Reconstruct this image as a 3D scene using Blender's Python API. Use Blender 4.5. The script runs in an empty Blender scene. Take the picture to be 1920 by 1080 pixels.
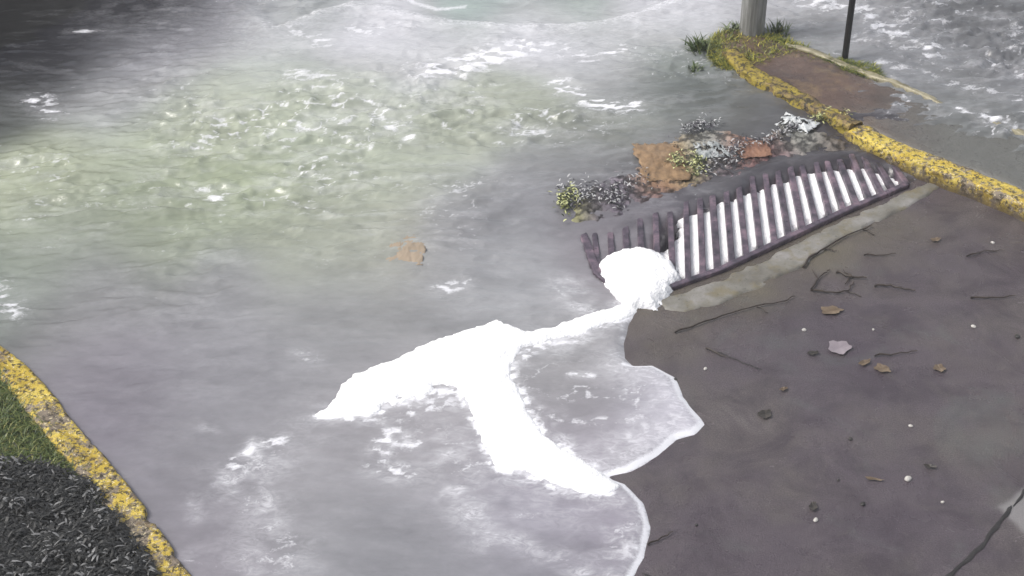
import bpy, bmesh, math, random
import numpy as np
from mathutils import Vector
random.seed(7); rng = np.random.RandomState(11)
sc = bpy.context.scene
col = sc.collection
R = math.radians

# ------------------------------------------------------------------ camera, sky, sun, exposure
CAM_H, PITCH, LENS = 4.2, 35.0, 56.25
cam = bpy.data.cameras.new('camera'); cam_o = bpy.data.objects.new('camera', cam); col.objects.link(cam_o)
cam_o.location = (0, 0, CAM_H); cam_o.rotation_euler = (R(90 - PITCH), 0, 0)
cam.lens = LENS; cam.sensor_width = 36; cam.clip_start = 0.1; cam.clip_end = 1000
sc.camera = cam_o

SUN_EL, SUN_AZ = 52.0, 262.0           # azimuth clockwise from +Y: soft light from the left
w = bpy.data.worlds.new('World'); sc.world = w; w.use_nodes = True
nt = w.node_tree; nt.nodes.clear()
sky = nt.nodes.new('ShaderNodeTexSky'); sky.sky_type = 'NISHITA'; sky.sun_disc = False
sky.sun_elevation = R(SUN_EL); sky.sun_rotation = R(SUN_AZ)
sky.air_density = 1.0; sky.dust_density = 4.0; sky.ozone_density = 1.0
hs = nt.nodes.new('ShaderNodeHueSaturation'); hs.inputs['Saturation'].default_value = 0.35
bg = nt.nodes.new('ShaderNodeBackground'); bg.inputs['Strength'].default_value = 0.14
wo = nt.nodes.new('ShaderNodeOutputWorld')
nt.links.new(sky.outputs[0], hs.inputs['Color']); nt.links.new(hs.outputs[0], bg.inputs[0]); nt.links.new(bg.outputs[0], wo.inputs[0])
sl = bpy.data.lights.new('sun', 'SUN'); sl.energy = 1.5; sl.angle = R(22); sl.color = (1, .96, .9)
so = bpy.data.objects.new('sun', sl); col.objects.link(so)
az = R(SUN_AZ); el = R(SUN_EL)
sdir = Vector((math.sin(az) * math.cos(el), math.cos(az) * math.cos(el), math.sin(el)))
so.rotation_euler = (-sdir).to_track_quat('-Z', 'Y').to_euler()
sc.view_settings.view_transform = 'Standard'; sc.view_settings.look = 'None'
sc.view_settings.exposure = 0.40; sc.view_settings.gamma = 1.0

# ------------------------------------------------------------------ helpers
F = LENS / 36 * 1920
def gp(px, py, z=0.0):
    """ground point (metres) seen at a measured place of the survey picture"""
    a = R(PITCH); u = (px - 960) / F; v = (540 - py) / F
    d = (u, math.cos(a) + v * math.sin(a), -math.sin(a) + v * math.cos(a))
    t = (z - CAM_H) / d[2]
    return (d[0] * t, d[1] * t)
def gps(pts, z=0.0): return [gp(x, y, z) for x, y in pts]

def tag(o, label=None, cat=None, group=None, kind=None):
    if label: o['label'] = label
    if cat: o['category'] = cat
    if group: o['group'] = group
    if kind: o['kind'] = kind
    return o
def mesh_obj(name, verts, faces, mat, parent=None, smooth=False):
    me = bpy.data.meshes.new(name); me.from_pydata([tuple(v) for v in verts], [], [tuple(f) for f in faces]); me.update()
    if smooth:
        me.polygons.foreach_set('use_smooth', [True] * len(me.polygons))
    if mat: me.materials.append(mat)
    o = bpy.data.objects.new(name, me); col.objects.link(o); o.parent = parent
    return o
def empty(name, loc):
    o = bpy.data.objects.new(name, None); o.location = loc; o.empty_display_size = .1; col.objects.link(o); return o

# numpy value noise
_T = rng.rand(8, 256, 256)
def vn(x, y, s=0):
    xi = np.floor(x).astype(int); yi = np.floor(y).astype(int); fx = x - xi; fy = y - yi
    fx = fx * fx * fx * (fx * (fx * 6 - 15) + 10); fy = fy * fy * fy * (fy * (fy * 6 - 15) + 10)
    t = _T[s % 8]; a = t[xi & 255, yi & 255]; b = t[(xi + 1) & 255, yi & 255]; c = t[xi & 255, (yi + 1) & 255]; d = t[(xi + 1) & 255, (yi + 1) & 255]
    return (a * (1 - fx) + b * fx) * (1 - fy) + (c * (1 - fx) + d * fx) * fy
def fbm(x, y, o=4, s=0, g=.5):
    r = 0; a = 1; n = 0
    for k in range(o):
        r = r + a * vn(x * 2 ** k * 1.03 + 17.3 * k + s * 5.1, y * 2 ** k * 1.03 + 9.7 * k + s * 3.3, s + k); n += a; a *= g
    return r / n
def ss(a, b, x):
    t = np.clip((x - a) / (b - a), 0, 1); return t * t * (3 - 2 * t)
def sdf(X, Y, poly):
    """signed distance, positive inside"""
    d = np.full(X.shape, 1e9); ins = np.zeros(X.shape, bool); n = len(poly)
    for i in range(n):
        x1, y1 = poly[i]; x2, y2 = poly[(i + 1) % n]; ex, ey = x2 - x1, y2 - y1
        t = np.clip(((X - x1) * ex + (Y - y1) * ey) / (ex * ex + ey * ey + 1e-12), 0, 1)
        d = np.minimum(d, (X - x1 - t * ex) ** 2 + (Y - y1 - t * ey) ** 2)
        c = ((y1 > Y) != (y2 > Y)) & (X < (x2 - x1) * (Y - y1) / (y2 - y1 + 1e-12) + x1)
        ins ^= c
    d = np.sqrt(d); return np.where(ins, d, -d)
def linedist(X, Y, pts):
    d = np.full(X.shape, 1e9)
    for (x1, y1), (x2, y2) in zip(pts[:-1], pts[1:]):
        ex, ey = x2 - x1, y2 - y1
        t = np.clip(((X - x1) * ex + (Y - y1) * ey) / (ex * ex + ey * ey + 1e-12), 0, 1)
        d = np.minimum(d, (X - x1 - t * ex) ** 2 + (Y - y1 - t * ey) ** 2)
    return np.sqrt(d)
def rbf(X, Y, anchors, sig):
    num = None; den = np.full(X.shape, 1e-12)
    for px, py, v in anchors:
        gx, gy = gp(px, py); wgt = np.exp(-((X - gx) ** 2 + ((Y - gy) * .62) ** 2) / (2 * sig * sig)) + 1e-7 / (.3 + (X - gx) ** 2 + (Y - gy) ** 2)
        v = np.atleast_1d(np.array(v, float)); c = wgt[..., None] * v
        num = c if num is None else num + c; den = den + wgt
    return num / den[..., None]
def s2l(c): c = np.asarray(c, float) / 255; return np.where(c < .04045, c / 12.92, ((c + .055) / 1.055) ** 2.4)
def axis(lo, hi, step, far, g=1.25):
    a = list(np.arange(lo, hi, step)); s = step; x = a[-1]
    while x < far: s *= g; x += s; a.append(x)
    s = step; x = lo; b = []
    while x > -far: s *= g; x -= s; b.append(x)
    return np.array(b[::-1] + a)
def grid_mesh(name, xs, ys, Z, keep, mat, attrs=None, parent=None):
    nx, ny = len(xs), len(ys)
    X, Y = np.meshgrid(xs, ys)
    idx = np.arange(nx * ny).reshape(ny, nx)
    q = np.stack([idx[:-1, :-1], idx[:-1, 1:], idx[1:, 1:], idx[1:, :-1]], -1).reshape(-1, 4)
    if keep is not None:
        k = (keep[:-1, :-1] | keep[:-1, 1:] | keep[1:, 1:] | keep[1:, :-1]).reshape(-1); q = q[k]
    used = np.unique(q); remap = np.full(nx * ny, -1); remap[used] = np.arange(len(used)); q = remap[q]
    co = np.stack([X.ravel(), Y.ravel(), Z.ravel()], -1)[used]
    me = bpy.data.meshes.new(name); me.vertices.add(len(co)); me.vertices.foreach_set('co', co.ravel().astype(np.float32))
    me.loops.add(q.size); me.loops.foreach_set('vertex_index', q.ravel().astype(np.int32))
    me.polygons.add(len(q)); me.polygons.foreach_set('loop_start', np.arange(0, q.size, 4, dtype=np.int32)); me.polygons.foreach_set('loop_total', np.full(len(q), 4, dtype=np.int32))
    me.polygons.foreach_set('use_smooth', np.ones(len(q), bool)); me.update(calc_edges=True); me.validate()
    for an, val in (attrs or {}).items():
        if val.ndim == 3:
            at = me.attributes.new(an, 'FLOAT_COLOR', 'POINT'); c = np.ones((len(used), 4), np.float32); c[:, :3] = val.reshape(-1, 3)[used]; at.data.foreach_set('color', c.ravel())
        else:
            at = me.attributes.new(an, 'FLOAT', 'POINT'); at.data.foreach_set('value', val.ravel()[used].astype(np.float32))
    me.materials.append(mat); o = bpy.data.objects.new(name, me); col.objects.link(o); o.parent = parent
    return o

# ------------------------------------------------------------------ materials
class NT:
    def __init__(s, name):
        s.m = bpy.data.materials.new(name); s.m.use_nodes = True; s.t = s.m.node_tree; s.t.nodes.clear()
        s.out = s.n('ShaderNodeOutputMaterial'); s.b = s.n('ShaderNodeBsdfPrincipled'); s.l(s.b.outputs[0], s.out.inputs[0])
        s.co = s.n('ShaderNodeTexCoord').outputs['Object']
    def n(s, k): return s.t.nodes.new(k)
    def l(s, a, b): s.t.links.new(a, b)
    def noise(s, scale, detail=4, rough=.55, sc=(1, 1, 1), dist=0):
        mp = s.n('ShaderNodeMapping'); mp.inputs['Scale'].default_value = sc; s.l(s.co, mp.inputs[0])
        n = s.n('ShaderNodeTexNoise'); n.inputs['Scale'].default_value = scale; n.inputs['Detail'].default_value = detail
        n.inputs['Roughness'].default_value = rough; n.inputs['Distortion'].default_value = dist; s.l(mp.outputs[0], n.inputs[0]); return n.outputs[0]
    def voro(s, scale, sc=(1, 1, 1)):
        mp = s.n('ShaderNodeMapping'); mp.inputs['Scale'].default_value = sc; s.l(s.co, mp.inputs[0])
        n = s.n('ShaderNodeTexVoronoi'); n.inputs['Scale'].default_value = scale; s.l(mp.outputs[0], n.inputs[0]); return n.outputs['Distance']
    def ramp(s, f, stops):
        r = s.n('ShaderNodeValToRGB'); s.l(f, r.inputs[0]); e = r.color_ramp.elements
        while len(e) < len(stops): e.new(.5)
        for el_, (p, c) in zip(e, stops):
            el_.position = p; el_.color = (c, c, c, 1) if isinstance(c, (int, float)) else (*c, 1)
        return r.outputs[0]
    def mix(s, f, a, b, blend='MIX'):
        m = s.n('ShaderNodeMix'); m.data_type = 'RGBA'; m.blend_type = blend
        for sock, v in ((m.inputs[0], f), (m.inputs[6], a), (m.inputs[7], b)):
            if hasattr(v, 'is_linked'): s.l(v, sock)
            elif isinstance(v, (int, float)): sock.default_value = v if sock == m.inputs[0] else (v, v, v, 1)
            else: sock.default_value = (*v, 1)
        return m.outputs[2]
    def math(s, op, a, b=0.0, c=None):
        m = s.n('ShaderNodeMath'); m.operation = op
        for i, v in enumerate((a, b) if c is None else (a, b, c)):
            if hasattr(v, 'is_linked'): s.l(v, m.inputs[i])
            else: m.inputs[i].default_value = v
        return m.outputs[0]
    def attr(s, name, fac=False):
        a = s.n('ShaderNodeAttribute'); a.attribute_name = name; return a.outputs['Fac' if fac else 'Color']
    def bump(s, h, strength, dist=.01):
        b = s.n('ShaderNodeBump'); b.inputs['Strength'].default_value = strength; b.inputs['Distance'].default_value = dist
        s.l(h, b.inputs['Height']); s.l(b.outputs[0], s.b.inputs['Normal'])
    def set(s, col=None, rough=None, metal=None, spec=None):
        for k, v in (('Base Color', col), ('Roughness', rough), ('Metallic', metal), ('Specular IOR Level', spec)):
            if v is None: continue
            if hasattr(v, 'is_linked'): s.l(v, s.b.inputs[k])
            else: s.b.inputs[k].default_value = (*v, 1) if isinstance(v, tuple) else v
        return s.m

def mat_asphalt():
    t = NT('wet_asphalt')
    big = t.ramp(t.noise(1.1, 4, .6), [(.33, (.078, .060, .076)), (.48, (.108, .088, .100)), (.58, (.118, .100, .098)), (.68, (.150, .130, .128))])
    c = t.mix(t.ramp(t.noise(3.5, 6, .68, dist=.6), [(.44, 0.0), (.64, .75)]), big, (.050, .036, .048))
    c = t.mix(t.ramp(t.noise(7, 4, .6, dist=.6), [(.55, 0.0), (.72, .35)]), c, (.14, .125, .115))
    olive = t.attr('olive', True); c = t.mix(olive, c, (.17, .15, .10))
    gr = t.noise(170, 3, .7); c = t.mix(t.ramp(gr, [(.35, .55), (.65, 0.0)]), c, (.03, .026, .03))
    c = t.mix(t.ramp(t.voro(60), [(.02, .5), (.10, 0.0)]), c, (.25, .23, .22))
    c = t.mix(t.ramp(t.noise(1.6, 5, .65, (1, 1, 1), .8), [(.55, 0.0), (.68, .35)]), c, (.115, .13, .12))
    c = t.mix(t.ramp(t.voro(17), [(.02, .7), (.045, 0.0)]), c, (.03, .025, .02))
    c = t.mix(t.ramp(t.voro(23), [(.015, .8), (.03, 0.0)]), c, (.34, .33, .31))
    c = t.mix(t.attr('pale', True), c, (.26, .25, .25))
    ro = t.ramp(t.noise(2.0, 6, .65, dist=.5), [(.38, .05), (.48, .16), (.62, .5)])
    h = t.mix(.45, t.noise(140, 3, .75), t.noise(5, 4, .6))
    t.bump(h, .55, .012)
    return t.set(c, ro, spec=.45)
def mat_water():
    t = NT('flood_water')
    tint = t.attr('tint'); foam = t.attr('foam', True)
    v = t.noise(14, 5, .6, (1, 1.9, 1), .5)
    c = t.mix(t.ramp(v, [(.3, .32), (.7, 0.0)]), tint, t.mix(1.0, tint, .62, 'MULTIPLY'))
    fn = t.noise(38, 5, .7, (1, 1.5, 1), 1.2)
    thr = t.math('ADD', t.math('MULTIPLY', foam, 1.2), t.math('MULTIPLY', t.math('SUBTRACT', fn, .5), 1.3))
    fm0 = t.ramp(thr, [(.3, 0.0), (1.0, 1.0)])
    veil = t.math('MULTIPLY', t.attr('veil', True), t.ramp(t.noise(16, 7, .68, (1, 1.7, 1), 1.8), [(.36, .22), (.66, 1.0)]))
    fm = t.math('MAXIMUM', fm0, t.math('MAXIMUM', veil, t.ramp(t.attr('veil', True), [(.62, 0.0), (.95, 1.0)])))
    c = t.mix(fm, c, (.82, .82, .86))
    t.bump(t.mix(.4, t.noise(15, 4, .55, (1, 2.3, 1), 1.4), fn), .20, .012)
    return t.set(c, t.ramp(fm, [(0, .12), (1, .6)]), spec=.5)
def mat_foam():
    t = NT('white_foam')
    c = t.ramp(t.noise(22, 5, .65), [(.3, (.86, .86, .89)), (.6, (.94, .94, .94))])
    t.bump(t.mix(.5, t.voro(90), t.noise(40, 4, .6)), .5, .012)
    t.b.inputs['Subsurface Weight'].default_value = .0
    return t.set(c, .75, spec=.25)
def mat_paint_kerb(paint=True):
    t = NT('worn_yellow_kerb' if paint else 'bare_kerb')
    conc = t.ramp(t.noise(9, 5, .65), [(.3, (.13, .10, .075)), (.7, (.30, .25, .19))])
    if paint:
        yel = t.ramp(t.noise(7, 5, .65), [(.3, (.34, .23, .03)), (.5, (.55, .40, .05)), (.7, (.70, .56, .12))])
        c = t.mix(t.ramp(t.noise(8, 6, .78), [(.455, 0.0), (.51, 1.0)]), conc, yel)
        c = t.mix(t.ramp(t.noise(42, 4, .75), [(.51, 0.0), (.57, .92)]), c, (.035, .028, .018))
        c = t.mix(t.ramp(t.noise(24, 4, .7, dist=.5), [(.58, 0.0), (.66, .75)]), c, (.16, .11, .05))
        c = t.mix(t.ramp(t.noise(75, 3, .7, dist=.4), [(.60, 0.0), (.64, .8)]), c, (.75, .66, .42))
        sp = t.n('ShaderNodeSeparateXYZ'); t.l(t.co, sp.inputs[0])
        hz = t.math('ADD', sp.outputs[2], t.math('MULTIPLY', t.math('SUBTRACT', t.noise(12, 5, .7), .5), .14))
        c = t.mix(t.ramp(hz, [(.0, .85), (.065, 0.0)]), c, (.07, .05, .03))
    else:
        c = t.mix(t.ramp(t.noise(30, 5, .7), [(.52, 0.0), (.60, .9)]), conc, (.03, .022, .018))
        c = t.mix(t.ramp(t.noise(11, 4, .6), [(.55, 0.0), (.66, .55)]), c, (.42, .26, .10))
    t.bump(t.noise(45, 5, .7), .6, .012)
    return t.set(c, .5, spec=.4)
def mat_mossy():
    t = NT('mossy_worn_kerb')
    c = t.ramp(t.noise(10, 5, .7), [(.3, (.06, .045, .025)), (.5, (.19, .13, .06)), (.7, (.30, .22, .10))])
    c = t.mix(t.ramp(t.noise(7, 5, .7), [(.42, 0.0), (.54, .85)]), c, (.36, .28, .03))
    c = t.mix(t.ramp(t.noise(34, 4, .75), [(.50, 0.0), (.57, .9)]), c, (.025, .02, .014))
    t.bump(t.noise(40, 5, .7), .8, .014); return t.set(c, .6)
def mat_soil():
    t = NT('wet_brown_paving')
    c = t.ramp(t.noise(3.2, 5, .6, (1, 1.6, 1), .5), [(.3, (.060, .038, .032)), (.7, (.13, .085, .065))])
    c = t.mix(t.ramp(t.noise(8, 4, .6), [(.55, 0.0), (.7, .5)]), c, (.24, .17, .09))
    c = t.mix(t.attr('grey', True), c, (.12, .12, .11))
    c = t.mix(t.ramp(t.noise(60, 4, .7), [(.58, 0.0), (.66, .6)]), c, (.03, .022, .02))
    t.bump(t.noise(40, 5, .65), .5, .012)
    return t.set(c, t.ramp(t.noise(5, 3), [(.35, .18), (.65, .5)]), spec=.45)
def mat_iron():
    t = NT('rusty_iron')
    c = t.ramp(t.noise(11, 5, .65), [(.35, (.045, .042, .055)), (.52, (.13, .10, .13)), (.7, (.30, .21, .25))])
    t.bump(t.noise(90, 4, .7), .4, .004)
    return t.set(c, t.ramp(t.noise(20, 3), [(.3, .25), (.7, .55)]), .35, .5)
def mat_simple(name, a, b, scale=20, rough=.5, bump=.4, sc=(1, 1, 1), metal=0.0):
    t = NT(name); n = t.noise(scale, 5, .65, sc)
    t.bump(n, bump, .006); return t.set(t.ramp(n, [(.32, a), (.68, b)]), rough, metal)
def mat_leafy(name, a, b, c3):
    t = NT(name); oi = t.attr('shade', True)
    return t.set(t.ramp(oi, [(0, a), (.6, b), (1, c3)]), .45, spec=.45)

# ------------------------------------------------------------------ layout, in measured points
GR_TOP = [(1092, 438), (1207, 396), (1326, 358), (1444, 312), (1518, 296), (1600, 286), (1668, 300)]
GR_BOT = [(1182, 566), (1281, 530), (1352, 505), (1481, 444), (1578, 398), (1700, 346)]
GR_LEFT = [(1092, 438), (1120, 512), (1182, 566)]
pit_poly = gps(GR_TOP + GR_BOT[::-1] + [(1120, 512)])
# everything wet that the flood does not cover
DRY = gps([(1182, 566), (1281, 530), (1352, 505), (1481, 444), (1578, 398), (1700, 346), (1735, 326), (1830, 345), (2100, 450), (2500, 700), (2600, 1500),
           (1150, 1500), (1180, 1082), (1203, 1040), (1213, 985), (1199, 940), (1168, 906), (1130, 891), (1180, 876), (1228, 850), (1265, 817), (1300, 808), (1317, 792),
           (1276, 742), (1262, 706), (1222, 684), (1185, 684), (1168, 668), (1166, 640), (1178, 606), (1196, 582)])
xs = axis(-3.4, 3.9, .0125, 160); ys = axis(3.2, 10.6, .0125, 170)
X, Y = np.meshgrid(xs, ys)
SP = sdf(X, Y, pit_poly); SD = sdf(X, Y, DRY)

# road: one sheet to the horizon, with the drain's pit let into it
und = .006 * (fbm(X * 1.4, Y * 1.4, 3, 1) - .5)
ZR = und - .012 + np.where(SP > -.01, -.26 * ss(-.01, .012, SP), 0)
olive = np.clip(ss(.42, .02, linedist(X, Y, gps([(1215, 600), (1330, 560), (1450, 505), (1540, 455), (1640, 420)]))) * (.2 + 1.1 * fbm(X * 5, Y * 5, 4, 3)), 0, 1) * .8
pale_poly = gps([(1870, 945), (1925, 905), (1990, 960), (1960, 1010), (1925, 1000)])
pale = ss(-.01, .02, sdf(X, Y, pale_poly) + .03 * (fbm(X * 9, Y * 9, 3, 2) - .5)) * .7
road = grid_mesh('road', xs, ys, ZR, None, mat_asphalt(), {'olive': olive, 'pale': pale}); tag(road, kind='structure')

# ------------------------------------------------------------------ flood water
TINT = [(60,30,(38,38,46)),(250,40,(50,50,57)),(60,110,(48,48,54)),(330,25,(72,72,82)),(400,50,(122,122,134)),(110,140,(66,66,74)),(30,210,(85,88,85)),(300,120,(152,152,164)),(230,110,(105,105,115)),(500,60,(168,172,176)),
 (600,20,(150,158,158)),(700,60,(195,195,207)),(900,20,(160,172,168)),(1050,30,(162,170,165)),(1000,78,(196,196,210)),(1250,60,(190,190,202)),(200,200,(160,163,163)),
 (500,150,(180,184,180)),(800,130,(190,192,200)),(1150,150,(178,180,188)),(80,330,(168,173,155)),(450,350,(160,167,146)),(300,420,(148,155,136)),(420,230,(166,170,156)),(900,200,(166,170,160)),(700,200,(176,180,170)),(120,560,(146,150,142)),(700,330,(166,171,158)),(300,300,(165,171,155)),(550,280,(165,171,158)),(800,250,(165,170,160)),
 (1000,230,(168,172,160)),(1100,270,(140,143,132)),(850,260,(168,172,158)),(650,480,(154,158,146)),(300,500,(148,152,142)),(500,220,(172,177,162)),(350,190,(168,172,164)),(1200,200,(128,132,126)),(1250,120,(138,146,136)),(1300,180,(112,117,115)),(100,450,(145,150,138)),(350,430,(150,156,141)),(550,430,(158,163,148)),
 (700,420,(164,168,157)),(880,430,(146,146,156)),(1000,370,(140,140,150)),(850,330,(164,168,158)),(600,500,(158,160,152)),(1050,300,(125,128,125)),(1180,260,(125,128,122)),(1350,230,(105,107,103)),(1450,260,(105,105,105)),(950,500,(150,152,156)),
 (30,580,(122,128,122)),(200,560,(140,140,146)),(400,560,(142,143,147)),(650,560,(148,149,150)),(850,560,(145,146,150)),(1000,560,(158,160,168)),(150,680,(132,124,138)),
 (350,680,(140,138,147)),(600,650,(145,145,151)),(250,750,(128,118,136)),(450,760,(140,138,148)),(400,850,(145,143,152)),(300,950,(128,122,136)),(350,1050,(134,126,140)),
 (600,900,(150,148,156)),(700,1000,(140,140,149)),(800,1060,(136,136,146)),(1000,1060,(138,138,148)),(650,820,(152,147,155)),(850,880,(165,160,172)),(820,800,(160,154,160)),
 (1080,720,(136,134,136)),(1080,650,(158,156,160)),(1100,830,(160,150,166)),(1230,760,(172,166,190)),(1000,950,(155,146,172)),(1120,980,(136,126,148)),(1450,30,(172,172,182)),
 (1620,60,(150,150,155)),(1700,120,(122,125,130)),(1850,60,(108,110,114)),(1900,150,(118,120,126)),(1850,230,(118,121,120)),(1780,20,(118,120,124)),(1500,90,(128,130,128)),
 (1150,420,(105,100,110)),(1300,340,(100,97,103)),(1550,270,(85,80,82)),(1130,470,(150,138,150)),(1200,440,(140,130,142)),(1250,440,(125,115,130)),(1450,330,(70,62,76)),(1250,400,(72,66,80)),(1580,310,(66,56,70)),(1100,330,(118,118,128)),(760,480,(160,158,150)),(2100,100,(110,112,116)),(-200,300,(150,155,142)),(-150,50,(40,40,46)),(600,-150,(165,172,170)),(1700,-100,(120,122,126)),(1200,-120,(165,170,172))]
AMP = [(100,60,.10),(100,160,.3),(250,100,.3),(400,60,.45),(900,15,.35),(700,100,.7),(900,150,1.),(300,200,.8),(600,250,1.),(1000,250,1.),(300,350,1.),(700,350,.75),(100,450,.8),(400,460,.6),(1250,120,.6),
 (850,430,.35),(600,500,.35),(350,540,.35),(850,330,.8),(550,350,1.),(1150,230,.8),(1000,330,.6),(1150,60,.5),(500,130,.8),(1000,500,.3),(200,600,.15),(450,650,.08),(800,580,.1),(100,650,.2),(300,850,.1),(600,900,.1),(400,1050,.15),(900,1050,.1),(1080,750,.3),(1000,950,.3),
 (1200,220,.6),(1400,230,.3),(1600,50,.6),(1800,80,1.2),(1850,180,1.3),(1750,250,.5),(1100,400,.2)]
CHI = 1.10     # how bright a white card is out here (scene light), to turn seen tones into material tones
wx0 = X + .25 * (fbm(X * 1.5, Y * 1.5, 3, 5) - .5); wy0 = Y + .25 * (fbm(X * 1.6 + 9, Y * 1.7, 3, 6) - .5) + .12 * X
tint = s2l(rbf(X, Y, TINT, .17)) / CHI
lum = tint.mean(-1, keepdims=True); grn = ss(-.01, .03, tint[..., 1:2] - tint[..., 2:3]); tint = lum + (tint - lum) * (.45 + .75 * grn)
# clouds of silt and smoky mist painted into the colour: darker and lighter water
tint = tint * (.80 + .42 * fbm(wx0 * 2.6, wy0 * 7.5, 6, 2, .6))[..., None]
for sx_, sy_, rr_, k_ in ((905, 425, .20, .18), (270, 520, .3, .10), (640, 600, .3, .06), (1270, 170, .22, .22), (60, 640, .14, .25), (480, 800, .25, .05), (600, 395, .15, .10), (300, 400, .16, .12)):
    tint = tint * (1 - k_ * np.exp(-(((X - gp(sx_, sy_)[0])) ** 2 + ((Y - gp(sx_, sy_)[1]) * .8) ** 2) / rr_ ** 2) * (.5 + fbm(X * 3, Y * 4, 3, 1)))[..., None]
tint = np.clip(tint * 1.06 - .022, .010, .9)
amp = rbf(X, Y, AMP, .3)[..., 0] * (.55 + 1.0 * ss(.3, .7, fbm(X * 1.7, Y * 2.6, 4, 7)))
wx = X + .22 * (fbm(X * 2, Y * 2, 4, 5) - .5); wy = Y + .16 * (fbm(X * 1.6 + 9, Y * 2.2, 4, 6) - .5) - .10 * X
r1 = 1 - np.abs(2 * fbm(wx * 3.4, wy * 11, 4, 2) - 1)
r2 = fbm(wx * 7, wy * 23, 4, 4)
r3 = fbm(wx * 15, wy * 48, 3, 6)
r4 = 1 - np.abs(2 * fbm(wx * 11, wy * 30, 3, 3) - 1)
wave = amp * (.020 * (r1 ** 3 - .4) + .024 * (r2 - .5) + .012 * (r3 - .5) + .008 * (r4 ** 4 - .3)) + .0012 * (r2 - .5)
# the standing wave crossing the top of the view: water above it runs smooth and lower
ARC = gps([(520, 60), (600, 30), (660, 12), (720, 20), (760, 30), (850, 48), (950, 56), (1050, 57), (1130, 48), (1200, 32), (1260, 8), (1330, -30)])
dA = linedist(X, Y, ARC)
arc_poly = ARC + gps([(1500, -200), (400, -200), (480, 20)])
SA = sdf(X, Y, arc_poly)
level = .032 + .012 * ss(.05, -.12, SA) + .010 * np.exp(-((SA + .06) / .06) ** 2) * ss(.5, 0, np.maximum(0, dA - .05))
d = -SD + .018 * (fbm(X * 7, Y * 7, 4, 3) - .5)
lev = np.minimum(level, .010 + .035 * np.clip(ss(.1, 1.2, d), 0, 1) + .02 * ss(7, 7.6, Y))
ZW = np.where(d > 0, -.006 + (lev + .006) * (1 - np.exp(-d / .022)) + wave * ss(0, .2, d), -.006 + d * .5) + .0
# spilling into the drain
dt = linedist(X, Y, gps(GR_TOP)); inp = SP > -.015
ZW = ZW - .012 * ss(-.3, -.02, SP)
ZW = np.where(inp, .017 + .006 * (r2 - .5) - .018 * ss(0, .10, dt + .12 * (fbm(X * 9, Y * 9, 3, 5) - .5)) - .26 * (1 - .93 * ss(gp(1300, 480)[0], gp(1215, 480)[0], X)) * ss(.06, .34, dt + .07 * (fbm(X * 13, Y * 13, 3, 2) - .5)), ZW)
# foam carried on the water
def near(pts, wd, seed=0): return np.exp(-(linedist(X, Y, gps(pts)) / wd) ** 2)
foam = np.zeros_like(X)
def addf(v): 
    global foam; foam = np.maximum(foam, v)
str1 = fbm(wx * 7, wy * 17, 5, 7); str2 = fbm(X * 14, Y * 20, 5, 1)
choppy = np.clip(amp, 0, 1.3)
hf = ss(.40, .66, fbm(wx * 15, wy * 36, 4, 5)); patch = ss(.42, .62, fbm(X * 2.2, Y * 2.6, 3, 6))
rid = 1 - np.abs(2 * fbm(wx * 6, wy * 17, 4, 1) - 1)
addf(choppy * ss(.90, .985, rid) * .50 * (.3 + .7 * patch))
addf(choppy * ss(.60, .84, fbm(wx * 12, wy * 34, 4, 7)) * .45)
light = choppy * ss(.45, .75, fbm(wx * 5, wy * 16, 5, 2)) * .22
veil = light
def addv(v):
    global veil; veil = np.maximum(veil, v)
addf(.55 * np.exp(-(dA / .035) ** 2) * (SA < 0.0) * (.3 + str2))
addv(.62 * np.exp(-(dA / .16) ** 2) * ss(.015, -.015, SA) * (.5 + .8 * str1))
addv(.30 * np.exp(-(dA / .5) ** 2) * ss(.015, -.015, SA) * (.5 + str1))
addf(near([(755, -5), (775, 15), (820, 28), (870, 22)], .03) * .6)
for pts, wd, a in [([(810, 150), (860, 140), (920, 118), (980, 105)], .13, 1.0), ([(1020, 95), (1100, 120), (1160, 108)], .12, .6), ([(1050, 170), (1110, 205), (1180, 212)], .09, .95),
                   ([(950, 255), (1010, 258)], .05, .9), ([(715, 215), (735, 250)], .06, .8), ([(770, 275)] * 2, .05, .8), ([(660, 65), (700, 70)], .12, .6), ([(560, 70), (600, 90)], .12, .6),
                   ([(75, 200), (100, 225)], .10, .7), ([(130, 72), (230, 68)], .035, .5), ([(560, 150), (620, 160)], .12, .6), ([(450, 290), (530, 265), (640, 240)], .08, .5),
                   ([(1520, 15), (1600, 25), (1680, 80), (1740, 110)], .14, .7), ([(1600, 90), (1700, 60)], .1, .5), ([(1830, 130), (1915, 150)], .1, .55), ([(1660, 30), (1760, 60)], .1, .5),
                   ([(1650, 130), (1800, 175), (1915, 200)], .07, .5), ([(1790, 218), (1850, 235), (1925, 265)], .035, .8), ([(1900, 100), (1915, 60)], .1, .45),
                   ([(825, 555), (870, 540)], .05, .8), ([(560, 680), (590, 690)], .05, .45), ([(0, 560), (30, 600)], .09, .55), ([(380, 370), (410, 390)], .05, .7), ([(60, 480), (120, 470)], .06, .4)]:
    addf(a * near(pts, wd) * (.12 + 1.0 * hf * (.4 + str2))); addv(a * .30 * near(pts, wd * 1.3) * (.4 + str1))
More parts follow.
